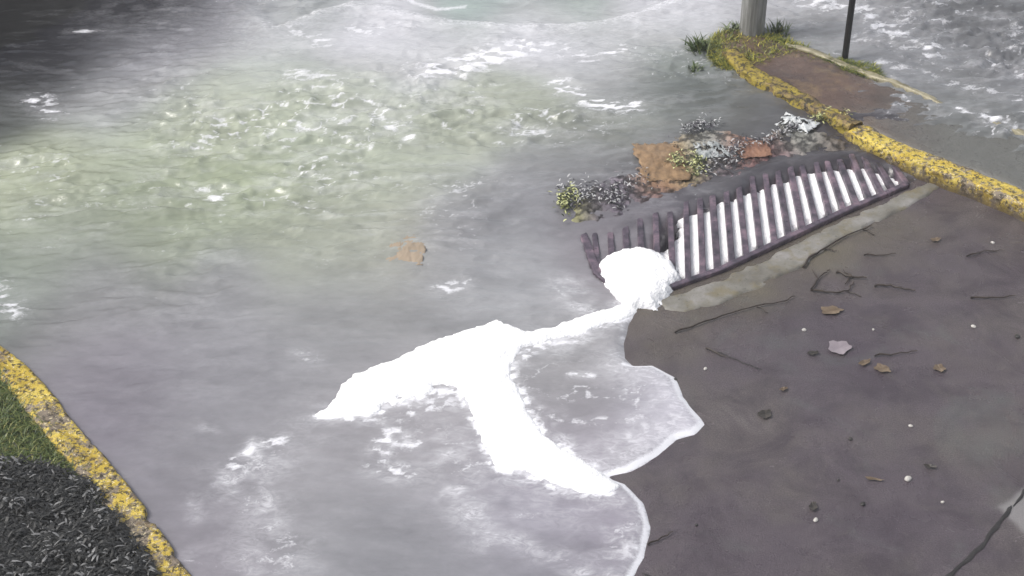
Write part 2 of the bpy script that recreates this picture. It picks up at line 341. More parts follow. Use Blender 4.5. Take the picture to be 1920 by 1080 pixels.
# fan of foam at lower left and the streaks trailing down from it
lace = ss(.36, .64, fbm(X * 11, Y * 15, 5, 6)); fine = ss(.40, .62, fbm(X * 24, Y * 34, 4, 3))
swirl = 1 - np.abs(2 * fbm(X * 4 + .8 * fbm(X * 3, Y * 3, 3, 1), Y * 6 - X * 1.5, 5, 2) - 1)
def soft(pts, wd, v, f=0.0): addv(v * near(pts, wd) * (.18 + .60 * lace + .50 * ss(.78, .97, swirl))); addf(1.25 * f * near(pts, wd * .8) * (.15 + .9 * fine))
soft([(425, 915), (450, 878), (480, 852), (530, 842)], .05, .75, .55)
soft([(440, 915), (510, 875)], .13, .45, .3); soft([(490, 870), (500, 940), (505, 960)], .05, .45, .35)
soft([(480, 960), (510, 1010), (545, 1040)], .12, .32, .3); soft([(470, 1060), (540, 1070)], .12, .32, .3)
soft([(365, 945), (372, 985)], .04, .25, .2); soft([(360, 1060), (395, 1075)], .05, .3, .3)
soft([(380, 815), (410, 828)], .03, .3, .15); soft([(560, 680), (590, 690)], .05, .3, .3); soft([(620, 800), (720, 806)], .03, .4, .3)
# churned white patch left of the stream
soft([(720, 850), (740, 830), (775, 840)], .08, .85, .7); soft([(715, 885), (760, 900)], .08, .6, .55); soft([(710, 785), (760, 785), (830, 765)], .10, .65, .5)
soft([(820, 800), (840, 860), (880, 890)], .16, .42, .25); soft([(860, 930), (900, 1000), (915, 1020)], .09, .5, .3); soft([(960, 920), (1060, 960)], .14, .30, .1)
# lobes: veils inside, bright rim
RIM1 = gps([(1172, 684), (1222, 684), (1262, 706), (1276, 742), (1317, 792), (1300, 808), (1265, 817), (1228, 850), (1180, 876), (1130, 891), (1090, 880)])
RIM2 = gps([(1130, 891), (1168, 906), (1199, 940), (1213, 985), (1203, 1040), (1180, 1082), (1150, 1140)])
d1 = linedist(X, Y, RIM1); d2 = linedist(X, Y, RIM2)
addf(.95 * np.exp(-(d1 / .022) ** 2)); addv(.95 * np.exp(-(d1 / .026) ** 2)); addv(.62 * np.exp(-(d1 / .13) ** 2) * (.6 + .6 * str2))
addf(.95 * np.exp(-(d2 / .018) ** 2)); addv(.95 * np.exp(-(d2 / .022) ** 2)); addv(.35 * np.exp(-(d2 / .08) ** 2) * (.4 + str2))
soft([(1215, 700), (1240, 740), (1255, 790), (1180, 850), (1110, 870)], .13, .60, .1)
soft([(1190, 1010), (1175, 1050), (1150, 1080)], .11, .75, .1)
soft([(1000, 665), (1070, 645), (1150, 600)], .07, .75, .1); soft([(1172, 590), (1165, 615), (1170, 640)], .02, .6, .3)
soft([(985, 760), (1020, 815), (1080, 858), (1120, 870)], .07, .8, .05)
soft([(1070, 705), (1110, 708)], .03, .6, .6); soft([(1010, 775), (1050, 790), (1090, 800), (1130, 790)], .035, .35, .45); soft([(1190, 700), (1200, 740)], .04, .5, .2)
soft([(930, 905), (1000, 915), (1060, 945)], .05, .5, .15); soft([(860, 960), (910, 1010), (980, 1025), (1060, 1060), (1120, 1090)], .055, .55, .2)
soft([(1040, 925), (1100, 940), (1150, 935)], .06, .6, .05); soft([(1080, 960), (1130, 955)], .02, .4, .3); soft([(970, 975), (1010, 970)], .03, .3, .3)
soft([(1080, 575), (1120, 590), (1170, 575)], .06, .8, .3); soft([(1060, 540), (1100, 585)], .09, .5, .1)
soft([(300, 40), (420, 100)], .45, .16, 0)  # pale mist at the top left, painted into the veil colour
MAINL = gps([(600, 797), (690, 797), (752, 772), (800, 750), (862, 740), (893, 800), (912, 845), (930, 884), (985, 890), (1035, 914), (1090, 928), (1140, 928)])
MAINR = gps([(1180, 590), (1120, 615), (1060, 637), (1000, 657), (960, 690), (957, 715), (978, 750), (990, 785), (1020, 818), (1064, 850), (1110, 878)])
dm = np.minimum(linedist(X, Y, MAINL), linedist(X, Y, MAINR))
addf(.9 * np.exp(-(dm / .035) ** 2) * (.2 + .9 * fine)); addv(.75 * np.exp(-(dm / .035) ** 2) * (.4 + .7 * lace)); addv(.22 * np.exp(-(dm / .14) ** 2) * (.2 + 1.0 * lace))
thread = 1 - np.abs(2 * fbm(X * 5 + .3 * Y, Y * 7 - X * 2, 5, 3) - 1)
lobeA = np.exp(-(linedist(X, Y, gps([(880, 830), (960, 930), (1080, 990), (1150, 1020)])) / .22) ** 2); lobeB = np.exp(-(linedist(X, Y, gps([(1050, 720), (1180, 760)])) / .22) ** 2)
addf((lobeA + lobeB) * ss(.90, .99, thread) * .55 * patch)
veil = np.clip(veil, 0, 1)
foam = np.clip(foam, 0, 1.15)
# veil of fine bubbles tints the lobes lavender
keep = (d > -.06) & ~((SP > 0) & (dt > .36) & (X > gp(1260, 500)[0]))
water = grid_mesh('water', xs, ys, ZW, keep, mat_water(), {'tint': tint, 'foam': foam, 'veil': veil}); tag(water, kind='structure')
def wz(x, y):
    i = min(len(xs) - 1, max(0, int(np.searchsorted(xs, x)))); j = min(len(ys) - 1, max(0, int(np.searchsorted(ys, y))))
    return float(max(ZW[j, i], ZR[j, i]))

# ------------------------------------------------------------------ thick white foam
M_foam = mat_foam()
def foam_sheet(name, polys, label, hgt=.012, step=.007, holes=(), ragged=.03, base=None):
    P = [p for pl in polys for p in pl]
    x0 = min(p[0] for p in P) - .05; x1 = max(p[0] for p in P) + .05; y0 = min(p[1] for p in P) - .05; y1 = max(p[1] for p in P) + .05
    fx = np.arange(x0, x1, step); fy = np.arange(y0, y1, step); A, B = np.meshgrid(fx, fy)
    S = np.full(A.shape, -9.)
    for pl in polys: S = np.maximum(S, sdf(A, B, pl))
    S = S + ragged * (fbm(A * 11, B * 13, 5, 4) - .5) + ragged * .5 * (fbm(A * 34, B * 40, 3, 2) - .5)
    for (hx, hy, hr, rag) in holes:
        S = np.minimum(S, np.hypot(A - hx, (B - hy)) - hr + rag * (fbm(A * 16, B * 16, 4, 2) - .5))
    ii = np.clip(np.searchsorted(xs, A), 1, len(xs) - 1); jj = np.clip(np.searchsorted(ys, B), 1, len(ys) - 1)
    zb = (ZW[jj, ii] + ZW[jj - 1, ii - 1]) / 2 if base is None else base
    H = hgt * (1 - np.exp(-np.maximum(S, 0) / .03)) * (.7 + .6 * fbm(A * 12, B * 14, 4, 1)) + .002
    Z = np.where(S > 0, zb + H, zb + S * 1.2)
    o = grid_mesh(name, fx, fy, Z, S > -.014, M_foam); tag(o, label, 'foam', kind='stuff'); return o
MAIN = gps([(590, 795), (612, 780), (633, 765), (642, 738), (665, 718), (740, 690), (810, 652), (890, 622), (930, 608), (965, 616), (985, 628), (1040, 617), (1090, 599), (1140, 580), (1186, 566), (1215, 568),
            (1195, 585), (1165, 600), (1120, 615), (1060, 635), (1005, 652), (976, 662), (958, 690), (955, 715), (975, 745), (985, 780), (1015, 815), (1060, 848), (1110, 878), (1140, 893), (1162, 912), (1140, 927),
            (1090, 927), (1035, 912), (985, 888), (930, 884), (912, 845), (893, 800), (872, 755), (852, 735), (822, 738), (800, 752), (772, 758), (752, 772), (715, 780), (690, 797), (640, 799)])
hl = [gp(835, 752) + (.05, .09), gp(722, 778) + (.02, .06), gp(780, 765) + (.03, .09), gp(905, 870) + (.02, .05), gp(752, 760) + (.006, .05)]
foam_sheet('foam', [MAIN], 'thick white foam tongue running from the drain grate across the road', holes=[(h[0], h[1], h[2], h[3]) for h in hl])
BLOB = gps([(1126, 505), (1136, 486), (1160, 477), (1190, 470), (1222, 474), (1245, 486), (1262, 500), (1272, 528), (1248, 548), (1226, 572), (1186, 572), (1150, 546), (1130, 526)])
foam_sheet('foam', [BLOB], 'mound of bright white foam heaped over the left end of the drain grate', hgt=.032, base=.012, ragged=.05)
PITF = gps([(1200, 520), (1262, 462), (1275, 420), (1330, 395), (1420, 362), (1500, 338), (1560, 330), (1650, 330), (1690, 348), (1578, 402), (1481, 448), (1352, 508), (1281, 534)], -.06)
foam_sheet('foam', [PITF], 'white foam churning down in the drain pit between the bars', hgt=.012, base=-.032, ragged=.11, step=.006)

# ------------------------------------------------------------------ drain grate
iron = mat_iron()
gr = empty('drain_grate', (*gp(1390, 430), 0))
tag(gr, 'long rusty slotted drain grate set in the road in front of the yellow kerb', 'drain grate')
gx, gy = gp(1390, 430)
def strip(name, pts, wd, z0, z1, mat, parent, nz=0.002):
    """flat iron bar following pts"""
    vs = []; fs = []; n = len(pts)
    for i, p in enumerate(pts):
        a = Vector(pts[max(0, i - 1)]); b = Vector(pts[min(n - 1, i + 1)]); t = (b - a).normalized(); nrm = Vector((-t.y, t.x)) * wd / 2
        for sx, z in ((-1, z0), (-1, z1 - .003), (-.75, z1), (.75, z1), (1, z1 - .003), (1, z0)):
            vs.append((p[0] + nrm.x * sx - gx + random.uniform(-nz, nz) * .4, p[1] + nrm.y * sx - gy, z + random.uniform(-nz, nz) * .4))
    for i in range(n - 1):
        for k in range(6): fs.append((i * 6 + k, i * 6 + (k + 1) % 6, i * 6 + 6 + (k + 1) % 6, i * 6 + 6 + k))
    fs.append(tuple(range(6))[::-1]); fs.append(tuple(range((n - 1) * 6, n * 6)))
    o = mesh_obj(name, vs, fs, mat, parent); return o
def dense(pts, k=6):
    out = []
    for a, b in zip(pts[:-1], pts[1:]):
        for i in range(k): out.append((a[0] + (b[0] - a[0]) * i / k, a[1] + (b[1] - a[1]) * i / k))
    return out + [pts[-1]]
strip('frame_edge', dense(gps(GR_BOT)), .03, -.05, .010, iron, gr)
strip('frame_edge', dense(gps(GR_TOP)), .03, -.05, .006, iron, gr)
strip('frame_edge', dense(gps(GR_LEFT)), .04, -.05, .012, iron, gr)
strip('frame_edge', dense(gps([GR_TOP[-1], GR_BOT[-1]])), .03, -.05, .010, iron, gr)
tx = [1092, 1207, 1326, 1444, 1518, 1600, 1668]; ty = [438, 396, 358, 312, 296, 286, 300]
bx_ = [1092, 1120, 1182, 1281, 1352, 1481, 1578, 1700]; by_ = [438, 512, 566, 530, 505, 444, 398, 346]
xb = 1122.0
while xb < 1690:
    lean = np.interp(xb, [1120, 1300, 1500, 1600, 1700], [8, 6, 24, 34, 34])
    yb = np.interp(xb, bx_, by_); xt = xb - lean; yt = np.interp(xt, tx, ty)
    j = random.uniform(-2, 2); wdt = random.uniform(.027, .033)
    a = gp(xb, yb - 3); b = gp(xt + j, yt + 3 + random.uniform(0, 5))
    m = [(a[0] + (b[0] - a[0]) * k / 5, a[1] + (b[1] - a[1]) * k / 5) for k in range(6)]
    strip('bar', m, wdt, -.030, .007 + random.uniform(-.0015, .0015), iron, gr, .0012)
    xb += np.interp(xb, [1120, 1300, 1550, 1700], [28.5, 27.5, 25.5, 21])
# ------------------------------------------------------------------ kerbs, concrete apron
def kerb(name, px, width, height, mat, label, side=1, rough=.012, z0=-.03, wedge=None, step=.018, hf=None):
    pts = gps(px); P = [Vector(p) for p in pts]
    # resample smooth
    L = [0]
    for a, b in zip(P[:-1], P[1:]): L.append(L[-1] + (b - a).length)
    n = int(L[-1] / step); t = np.linspace(0, L[-1], n)
    cx = np.interp(t, L, [p.x for p in P]); cy = np.interp(t, L, [p.y for p in P])
    ker = 9; pad = np.pad(cx, ker // 2, 'edge'); cx = np.convolve(pad, np.ones(ker) / ker, 'valid'); pad = np.pad(cy, ker // 2, 'edge'); cy = np.convolve(pad, np.ones(ker) / ker, 'valid')
    prof = [(0, 0), (.0, .3), (.01, .55), (.015, .75), (.03, .90), (.08, .985), (.2, 1), (.35, 1.0), (.5, 1.0), (.65, 1), (.8, 1), (.92, .985), (.97, .9), (.985, .75), (.99, .55), (1, .3), (1, 0)]
    ox, oy = cx[0], cy[0]; vs = []; fs = []; m = len(prof)
    for i in range(n):
        a = Vector((cx[max(0, i - 1)], cy[max(0, i - 1)])); b = Vector((cx[min(n - 1, i + 1)], cy[min(n - 1, i + 1)])); tt = (b - a).normalized(); nr = Vector((-tt.y, tt.x)) * side
        hh = height * (hf(i / n) if hf else 1)
        for k, (u, v) in enumerate(prof):
            nn = fbm(np.array([t[i] * 14. + k * .9]), np.array([k * 2.3 + t[i] * 3]), 3, 2)[0] - .5
            n2 = fbm(np.array([t[i] * 3.]), np.array([u * 2.]), 3, 5)[0] - .5
            ch = fbm(np.array([t[i] * 9. + 40]), np.array([(.2 if u < .5 else 3.4) + k * .15]), 4, 1)[0]
            chip = max(0, ch - .60) * .09 * (1 if v > .7 and (u < .25 or u > .75) else .25 if v > .9 else 0)
            wv = width * u + (nn * rough * 1.5) + chip * (1 if u < .5 else -1); z = z0 + (hh - z0) * v + (nn * rough + n2 * rough * 2) * (v > .4) - chip * .8
            vs.append((cx[i] + nr.x * wv - ox, cy[i] + nr.y * wv - oy, z))
    for i in range(n - 1):
        for k in range(m - 1): fs.append((i * m + k, i * m + k + 1, i * m + m + k + 1, i * m + m + k))
    fs.append(tuple(range(m))); fs.append(tuple(range((n - 1) * m, n * m))[::-1])
    o = mesh_obj(name, vs, fs, mat, smooth=True); o.location = (ox, oy, 0); tag(o, label, 'kerb'); return o
M_ky = mat_paint_kerb(True); M_kb = mat_paint_kerb(False)
M_km = mat_mossy()
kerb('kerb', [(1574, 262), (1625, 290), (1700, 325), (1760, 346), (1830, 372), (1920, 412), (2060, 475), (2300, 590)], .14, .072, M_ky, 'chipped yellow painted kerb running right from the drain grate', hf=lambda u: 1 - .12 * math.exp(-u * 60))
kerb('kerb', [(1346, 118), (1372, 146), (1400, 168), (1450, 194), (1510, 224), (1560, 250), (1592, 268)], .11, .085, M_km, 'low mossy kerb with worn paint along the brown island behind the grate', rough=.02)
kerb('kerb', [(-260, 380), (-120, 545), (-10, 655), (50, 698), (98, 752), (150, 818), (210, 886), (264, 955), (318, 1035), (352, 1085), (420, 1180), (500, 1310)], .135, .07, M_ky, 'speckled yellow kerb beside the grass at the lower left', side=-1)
M_edge = mat_simple('pale_edge', (.17, .15, .09), (.42, .38, .26), 14, .5)
kerb('kerb', [(1462, 104), (1520, 118), (1600, 150), (1650, 168), (1704, 186), (1790, 222), (1860, 246), (1940, 276), (2100, 340)], .045, .064, M_edge, 'thin pale edging along the far side of the brown island', rough=.012, hf=lambda u: 1.0 - .34 * max(0, min(1, (u - .3) * 4)) + .1 * math.sin(u * 21))

# unseen dark wall, added for the water to mirror in its dark corner
wm = bmesh.new(); bmesh.ops.create_cube(wm, size=1)
for v in wm.verts: v.co = Vector((v.co.x * 8, v.co.y * .3, (v.co.z + .5) * 2.4))
bmesh.ops.bevel(wm, geom=wm.edges[:], offset=.02, segments=2, affect='EDGES')
me = bpy.data.meshes.new('added_dark_wall'); wm.to_mesh(me); wm.free(); me.materials.append(mat_simple('added_wall_dark', (.018, .018, .022), (.04, .04, .045), 3, .7))
wo_ = bpy.data.objects.new('added_dark_wall', me); col.objects.link(wo_); wo_.location = (-6.1, 11.2, -.05); tag(wo_, 'unseen low dark wall added at the far left for the water to mirror', 'wall')

# island between road and flood
isl_poly = gps([(1325, 80), (1360, 60), (1462, 85), (1540, 115), (1600, 145), (1704, 183), (1790, 216), (1940, 272), (2300, 420), (2500, 560), (2300, 560), (2060, 440), (1920, 372), (1830, 335), (1700, 288), (1625, 255), (1574, 232), (1510, 205), (1450, 180), (1400, 158), (1345, 125)])
ax_ = np.arange(.9, 4.2, .014); ay = np.arange(5.6, 9.2, .014); A, B = np.meshgrid(ax_, ay); SI = sdf(A, B, isl_poly)
ZI = np.full(A.shape, .052)
lowx, lowy = gp(1800, 250); low = ss(-.75, .0, (A - lowx) * .9 - (B - lowy) * .35 + .25 * (fbm(A * 3, B * 3, 3, 3) - .5))
ZI = .062 - .022 * low + .014 * (fbm(A * 4, B * 4, 4, 2) - .5) + .008 * (fbm(A * 16, B * 16, 3, 4) - .5)
ZI = np.where(SI > 0, -.02 + (ZI + .02) * (1 - np.exp(-SI / .02)), -.02)
pav = grid_mesh('pavement', ax_, ay, ZI, SI > -.02, mat_soil(), {'grey': low}); tag(pav, kind='structure')
# sunken concrete apron in front of the grate
ap = gps([(1235, 560), (1290, 545), (1360, 516), (1490, 456), (1585, 410), (1704, 355), (1745, 333), (1768, 345), (1720, 372), (1640, 415), (1560, 452), (1510, 488), (1430, 530), (1340, 568), (1285, 578), (1250, 575)])
fx = np.arange(min(p[0] for p in ap) - .03, max(p[0] for p in ap) + .03, .009); fy = np.arange(min(p[1] for p in ap) - .03, max(p[1] for p in ap) + .03, .009)
A, B = np.meshgrid(fx, fy); S = sdf(A, B, ap) + .03 * (fbm(A * 10, B * 10, 4, 1) - .5)
S = S + .012 - .02 * ss(.5, .7, fbm(A * 7, B * 7, 4, 7)); ZA = np.where(S > 0, -.02 + .017 * (1 - np.exp(-S / .006)), -.02 + S) + .009 * (fbm(A * 9, B * 9, 4, 6) - .5)
t = NT('stained_concrete'); c = t.ramp(t.noise(5, 5, .65), [(.3, (.11, .10, .085)), (.5, (.19, .18, .155)), (.7, (.29, .275, .265))])
c = t.mix(t.ramp(t.noise(9, 5, .7), [(.5, 0.0), (.62, .6)]), c, (.17, .14, .07)); c = t.mix(t.ramp(t.noise(60, 4, .7), [(.6, 0.0), (.68, .7)]), c, (.04, .035, .03))
t.bump(t.noise(60, 4, .7), .4, .006); M_conc = t.set(c, .35)
apron = grid_mesh('concrete_apron', fx, fy, ZA, S > -.02, M_conc); tag(apron, kind='structure')

# cracks in the paving (open joints filled with black grit)
M_crack = mat_simple('black_grit', (.012, .011, .012), (.03, .027, .027), 60, .7)
def crack(pts, wd, label=None):
    P = dense(gps(pts), 10); vs = []; fs = []; n = len(P)
    for i, p in enumerate(P):
        a = Vector(P[max(0, i - 1)]); b = Vector(P[min(n - 1, i + 1)]); tt = (b - a).normalized(); nr = Vector((-tt.y, tt.x))
        ww = wd * (.4 + 1.1 * fbm(np.array([i * .33]), np.array([wd * 99]), 3, 1)[0]) * min(1, (i + 1) / 4, (n - i) / 4); off = .02 * (fbm(np.array([i * .25]), np.array([3.]), 3, 3)[0] - .5)
        x, y = p[0] + nr.x * off, p[1] + nr.y * off; z = wz(x, y) + .003
        vs += [(x - nr.x * ww, y - nr.y * ww, z), (x, y, z + .003), (x + nr.x * ww, y + nr.y * ww, z)]
    for i in range(n - 1):
        for k in range(2): fs.append((i * 3 + k, i * 3 + k + 1, i * 3 + 3 + k + 1, i * 3 + 3 + k))
    o = mesh_obj('road_crack', vs, fs, M_crack, smooth=True); tag(o, kind='structure')
crack([(1750, 1110), (1790, 1070), (1850, 1010), (1880, 965), (1898, 945)], .008)
crack([(1898, 945), (1940, 900), (2000, 850)], .005)
crack([(1745, 338), (1722, 366), (1690, 376), (1650, 398), (1612, 425)], .005)

crack([(1325, 648), (1370, 668), (1430, 690)], .003)
crack([(1205, 1070), (1240, 1090), (1300, 1120)], .006)
# ------------------------------------------------------------------ post and pole
t = NT('weathered_wood'); n = t.noise(30, 5, .65, (1, 1, .08), .3)
c = t.ramp(n, [(.3, (.075, .075, .07)), (.5, (.19, .19, .18)), (.7, (.36, .36, .35))]); t.bump(n, .7, .01); M_wood = t.set(c, .6)
def column(name, px, py, z0, r0, r1, h, mat, label, cat, seg=20, rings=40, rough=.0, lean=(0, 0)):
    x, y = gp(px, py, z0); vs = []; fs = []
    for i in range(rings + 1):
        z = h * i / rings; r = r0 + (r1 - r0) * i / rings
        if i == 0: r *= 1.06
        for k in range(seg):
            a = 2 * math.pi * k / seg; rr = r * (1 + rough * (fbm(np.array([math.cos(a) * 2 + 5]), np.array([math.sin(a) * 2 + z * .6 + 3]), 3, 1)[0] - .5))
            vs.append((rr * math.cos(a) + lean[0] * z, rr * math.sin(a) + lean[1] * z, z))
    for i in range(rings):
        for k in range(seg): fs.append((i * seg + k, i * seg + (k + 1) % seg, i * seg + seg + (k + 1) % seg, i * seg + seg + k))
    fs.append(tuple(range(rings * seg, rings * seg + seg)))
    o = mesh_obj(name, vs, fs, mat, smooth=True); o.location = (x, y, z0); tag(o, label, cat); return o
column('wooden_post', 1409, 68, .03, .074, .068, 2.6, M_wood, 'thick weathered grey timber post standing in grass at the island tip', 'post', rough=.25)
M_dark = mat_simple('black_steel', (.012, .012, .013), (.035, .034, .036), 30, .35, .2, metal=.5)
column('metal_pole', 1583, 116, .03, .0185, .0185, 2.8, M_dark, 'slim black metal pole at the far edge of the brown island', 'pole', seg=16)

# ------------------------------------------------------------------ vegetation
def leaf_field(name, mat, gen, label, cat, kind='stuff', pointed=True):
    vs = []; fs = []; sh = []
    for (x, y, z, L, W, yaw, pitch, s) in gen:
        c, s_ = math.cos(yaw), math.sin(yaw); n = 3
        prev = None; px_, py_, pz = x, y, z; p = pitch
        for k in range(n + 1):
            ww = W * (1 - (k / n) ** 2 * .95) if pointed else W * math.sin(math.pi * (k + .25) / (n + .5))
            vs += [(px_ - s_ * ww, py_ + c * ww, pz), (px_ + s_ * ww, py_ - c * ww, pz)]; sh += [s, s]
            if k: b = len(vs) - 4; fs.append((b, b + 1, b + 3, b + 2))
            px_ += c * math.cos(p) * L / n; py_ += s_ * math.cos(p) * L / n; pz += math.sin(p) * L / n; p -= .35
    o = mesh_obj(name, vs, fs, mat); at = o.data.attributes.new('shade', 'FLOAT', 'POINT'); at.data.foreach_set('value', sh)
    if label: tag(o, label, cat, kind=kind)
    return o
def in_poly(poly, n, fn=None):
    xa = [p[0] for p in poly]; ya = [p[1] for p in poly]; out = []
    while len(out) < n:
        q = rng.rand(4000, 2); qx = min(xa) + q[:, 0] * (max(xa) - min(xa)); qy = min(ya) + q[:, 1] * (max(ya) - min(ya))
        ok = sdf(qx, qy, poly) > 0
        if fn is not None: ok &= rng.rand(4000) < fn(qx, qy)
        out += list(zip(qx[ok], qy[ok]))
    return out[:n]
M_grass = mat_leafy('grass_blades', (.025, .05, .012), (.10, .135, .03), (.34, .31, .09))
M_gyel = mat_leafy('yellow_green_grass', (.03, .06, .012), (.17, .18, .025), (.48, .42, .06))
M_grd = mat_leafy('dark_ground_cover', (.006, .006, .006), (.028, .028, .026), (.17, .17, .17))
# verge soil behind the left kerb
vx = np.arange(-4.5, -.9, .03); vy = np.arange(2.9, 7.6, .03); A, B = np.meshgrid(vx, vy)
vp = gps([(-700, 380), (-300, 380), (-190, 520), (-60, 668), (0, 722), (50, 778), (95, 828), (140, 882), (190, 950), (228, 1012), (266, 1072), (320, 1170), (400, 1320), (-900, 1400)], .05)
SV = sdf(A, B, vp); ZV = np.where(SV > -.03, .045 + .02 * (fbm(A * 3, B * 3, 3, 1) - .5), -.02)
ver = grid_mesh('ground', vx, vy, ZV, SV > -.03, mat_simple('dark_soil', (.02, .017, .013), (.05, .042, .03), 12, .7)); tag(ver, kind='structure')
gpoly = gps([(-400, 500), (-200, 520), (-60, 660), (10, 712), (60, 775), (110, 828), (160, 890), (215, 960), (190, 960), (150, 905), (90, 885), (0, 885), (-400, 890)], .05)
dpoly = gps([(-400, 880), (0, 880), (60, 872), (120, 888), (170, 915), (210, 965), (245, 1012), (285, 1072), (340, 1170), (380, 1290), (-500, 1290)], .05)
def blade(lo, hi, w_, yaws=(0, 6.28), ps=(.5, 1.4), z=.045, base=0):
    def f(p): return (p[0], p[1], z, random.uniform(lo, hi), random.uniform(*w_), random.uniform(*yaws), random.uniform(*ps), min(1, max(0, base + random.gauss(.45, .25))))
    return f
f = blade(.03, .075, (.0014, .003), ps=(.2, 1.1)); leaf_field('grass', M_grass, [f(p) for p in in_poly(gpoly, 32000)], 'short green grass behind the lower left yellow kerb', 'grass')
def dk(p):
    n = fbm(np.array([p[0] * 9]), np.array([p[1] * 12]), 3, 3)[0]
    return (p[0], p[1], .045 + .05 * n + random.uniform(0, .02), random.uniform(.015, .05), random.uniform(.002, .006), random.gauss(0, .9) + (3.14 if random.random() < .5 else 0), random.uniform(-.2, .8), 1.0 if random.random() < .05 + .15 * (n > .60) else random.random() * .55)
leaf_field('ground_cover', M_grd, [dk(p) for p in in_poly(dpoly, 34000)], 'dark wet leafy ground cover in the lower left corner', 'ground cover', pointed=False)
tip = gps([(1322, 82), (1345, 62), (1400, 55), (1470, 72), (1520, 92), (1470, 108), (1420, 122), (1375, 135), (1338, 122)], .05)
f = blade(.02, .06, (.0018, .0038), ps=(.1, 1.2), z=.045, base=.1); leaf_field('grass', M_gyel, [f(p) for p in in_poly(tip, 6500)], 'yellow green grass on the island tip around the timber post', 'grass')
edge = gps([(1480, 90), (1560, 108), (1640, 122), (1660, 150), (1590, 138), (1500, 106)], .05)
f = blade(.02, .06, (.0018, .0035), ps=(.2, .9), z=.045, base=-.1); leaf_field('grass', M_gyel, [f(p) for p in in_poly(edge, 1500)], 'thin fringe of grass at the foot of the black metal pole', 'grass')
def weed(px, py, n, h, label, spread=.03):
    x, y = gp(px, py, .03); g = []
    for i in range(n):
        g.append((random.gauss(0, spread), random.gauss(0, spread), 0, random.uniform(h * .5, h), random.uniform(.003, .006), random.uniform(0, 6.28), random.uniform(.7, 1.5), min(1, max(0, random.gauss(.3, .22)))))
    o = leaf_field('weed', M_grass, g, None, None); o.location = (x, y, .03); tag(o, label, 'weed', 'weeds on the island tip')
weed(1312, 98, 130, .14, 'leaning weed tuft at the water edge left of the timber post')
weed(1378, 66, 80, .13, 'weed tuft growing against the left side of the timber post', .025)
weed(1458, 66, 80, .12, 'weed tuft growing against the right side of the timber post', .025)
weed(1300, 135, 50, .07, 'small drowned weed tuft standing in the floodwater below the leaning one', .02)

# ------------------------------------------------------------------ flotsam round the grate
def crumple(name, px, py, w_, h_, mat, label, cat, z=None, rot=0, amp_=.02, seed=0, holes=0, tilt=(0, 0), jag=.55):
    cx, cy = gp(px, py); nx, ny = 26, 20; vs = []; fs = []; bad = set()
    for j in range(ny + 1):
        for i in range(nx + 1):
            u, v = i / nx - .5, j / ny - .5; k = 1
            e = 1 + jag * max(abs(u), abs(v)) * 2 * (fbm(np.array([u * 9 + seed * 7 + 20]), np.array([v * 9 + seed * 3.1 + 20]), 4, seed)[0] - .5)
            x = u * w_ * k * e; y = v * h_ * k * e
            zz = amp_ * (1 - abs(2 * fbm(np.array([u * 6 + seed * 3 + 9]), np.array([v * 5 + seed + 9]), 4, seed)[0] - 1)) * (1 - max(abs(u), abs(v)) * 1.5) + .004 * random.random()
            X_ = x * math.cos(rot) - y * math.sin(rot); Y_ = x * math.sin(rot) + y * math.cos(rot); vs.append((X_, Y_, zz))
    for j in range(ny):
        for i in range(nx):
            u, v = (i + .5) / nx, (j + .5) / ny
            if holes and fbm(np.array([u * 9 + seed]), np.array([v * 7 + seed]), 3, seed + 1)[0] > holes: continue
            a = j * (nx + 1) + i; fs.append((a, a + 1, a + nx + 2, a + nx + 1))
    o = mesh_obj(name, vs, fs, mat, smooth=True); o.location = (cx, cy, (wz(cx, cy) + .004) if z is None else z)
    o.rotation_euler = (tilt[0], tilt[1], 0)
    sm = o.modifiers.new('thick', 'SOLIDIFY'); sm.thickness = .002
    tag(o, label, cat); return o
M_org = mat_simple('soaked_cardboard', (.15, .095, .05), (.34, .22, .12), 22, .35, .5)
M_org2 = mat_simple('brown_cardboard', (.17, .085, .06), (.30, .16, .10), 12, .5)
M_bag = mat_simple('white_plastic', (.35, .37, .38), (.78, .8, .8), 28, .3)
M_bag2 = mat_simple('grey_plastic', (.16, .18, .18), (.48, .5, .5), 28, .3)
crumple('cardboard_piece', 1240, 318, .24, .34, M_org, 'soaked orange cardboard piece lying in the litter above the grate', 'cardboard', rot=.12, seed=1, amp_=.03, tilt=(.05, .04), jag=.4)
crumple('cardboard_piece', 1412, 291, .17, .15, M_org2, 'reddish brown cardboard scrap at the upper edge of the grate', 'cardboard', rot=.1, seed=2, amp_=.02, tilt=(.06, -.03), jag=.4)
crumple('cardboard_piece', 764, 482, .17, .25, mat_simple('pale_soaked_cardboard', (.31, .25, .18), (.38, .30, .22), 6, .2, .1), 'pale orange cardboard piece drifting alone in the grey floodwater', 'cardboard', rot=-.05, seed=3, amp_=.012, tilt=(.006, .008), z=.040, jag=.25)
crumple('plastic_bag', 1492, 250, .19, .15, M_bag, 'crumpled white plastic bag washed up beside the yellow kerb end', 'plastic bag', rot=-.6, seed=4, amp_=.05, holes=.60)
crumple('plastic_bag', 1330, 296, .16, .17, M_bag2, 'crumpled grey plastic bag between the two cardboard pieces', 'plastic bag', rot=.2, seed=5, amp_=.04, holes=.56)
M_lit = mat_leafy('leaf_litter', (.012, .011, .014), (.13, .12, .14), (.50, .50, .50))
M_lity = mat_leafy('yellow_litter', (.02, .03, .01), (.20, .21, .06), (.60, .62, .30))
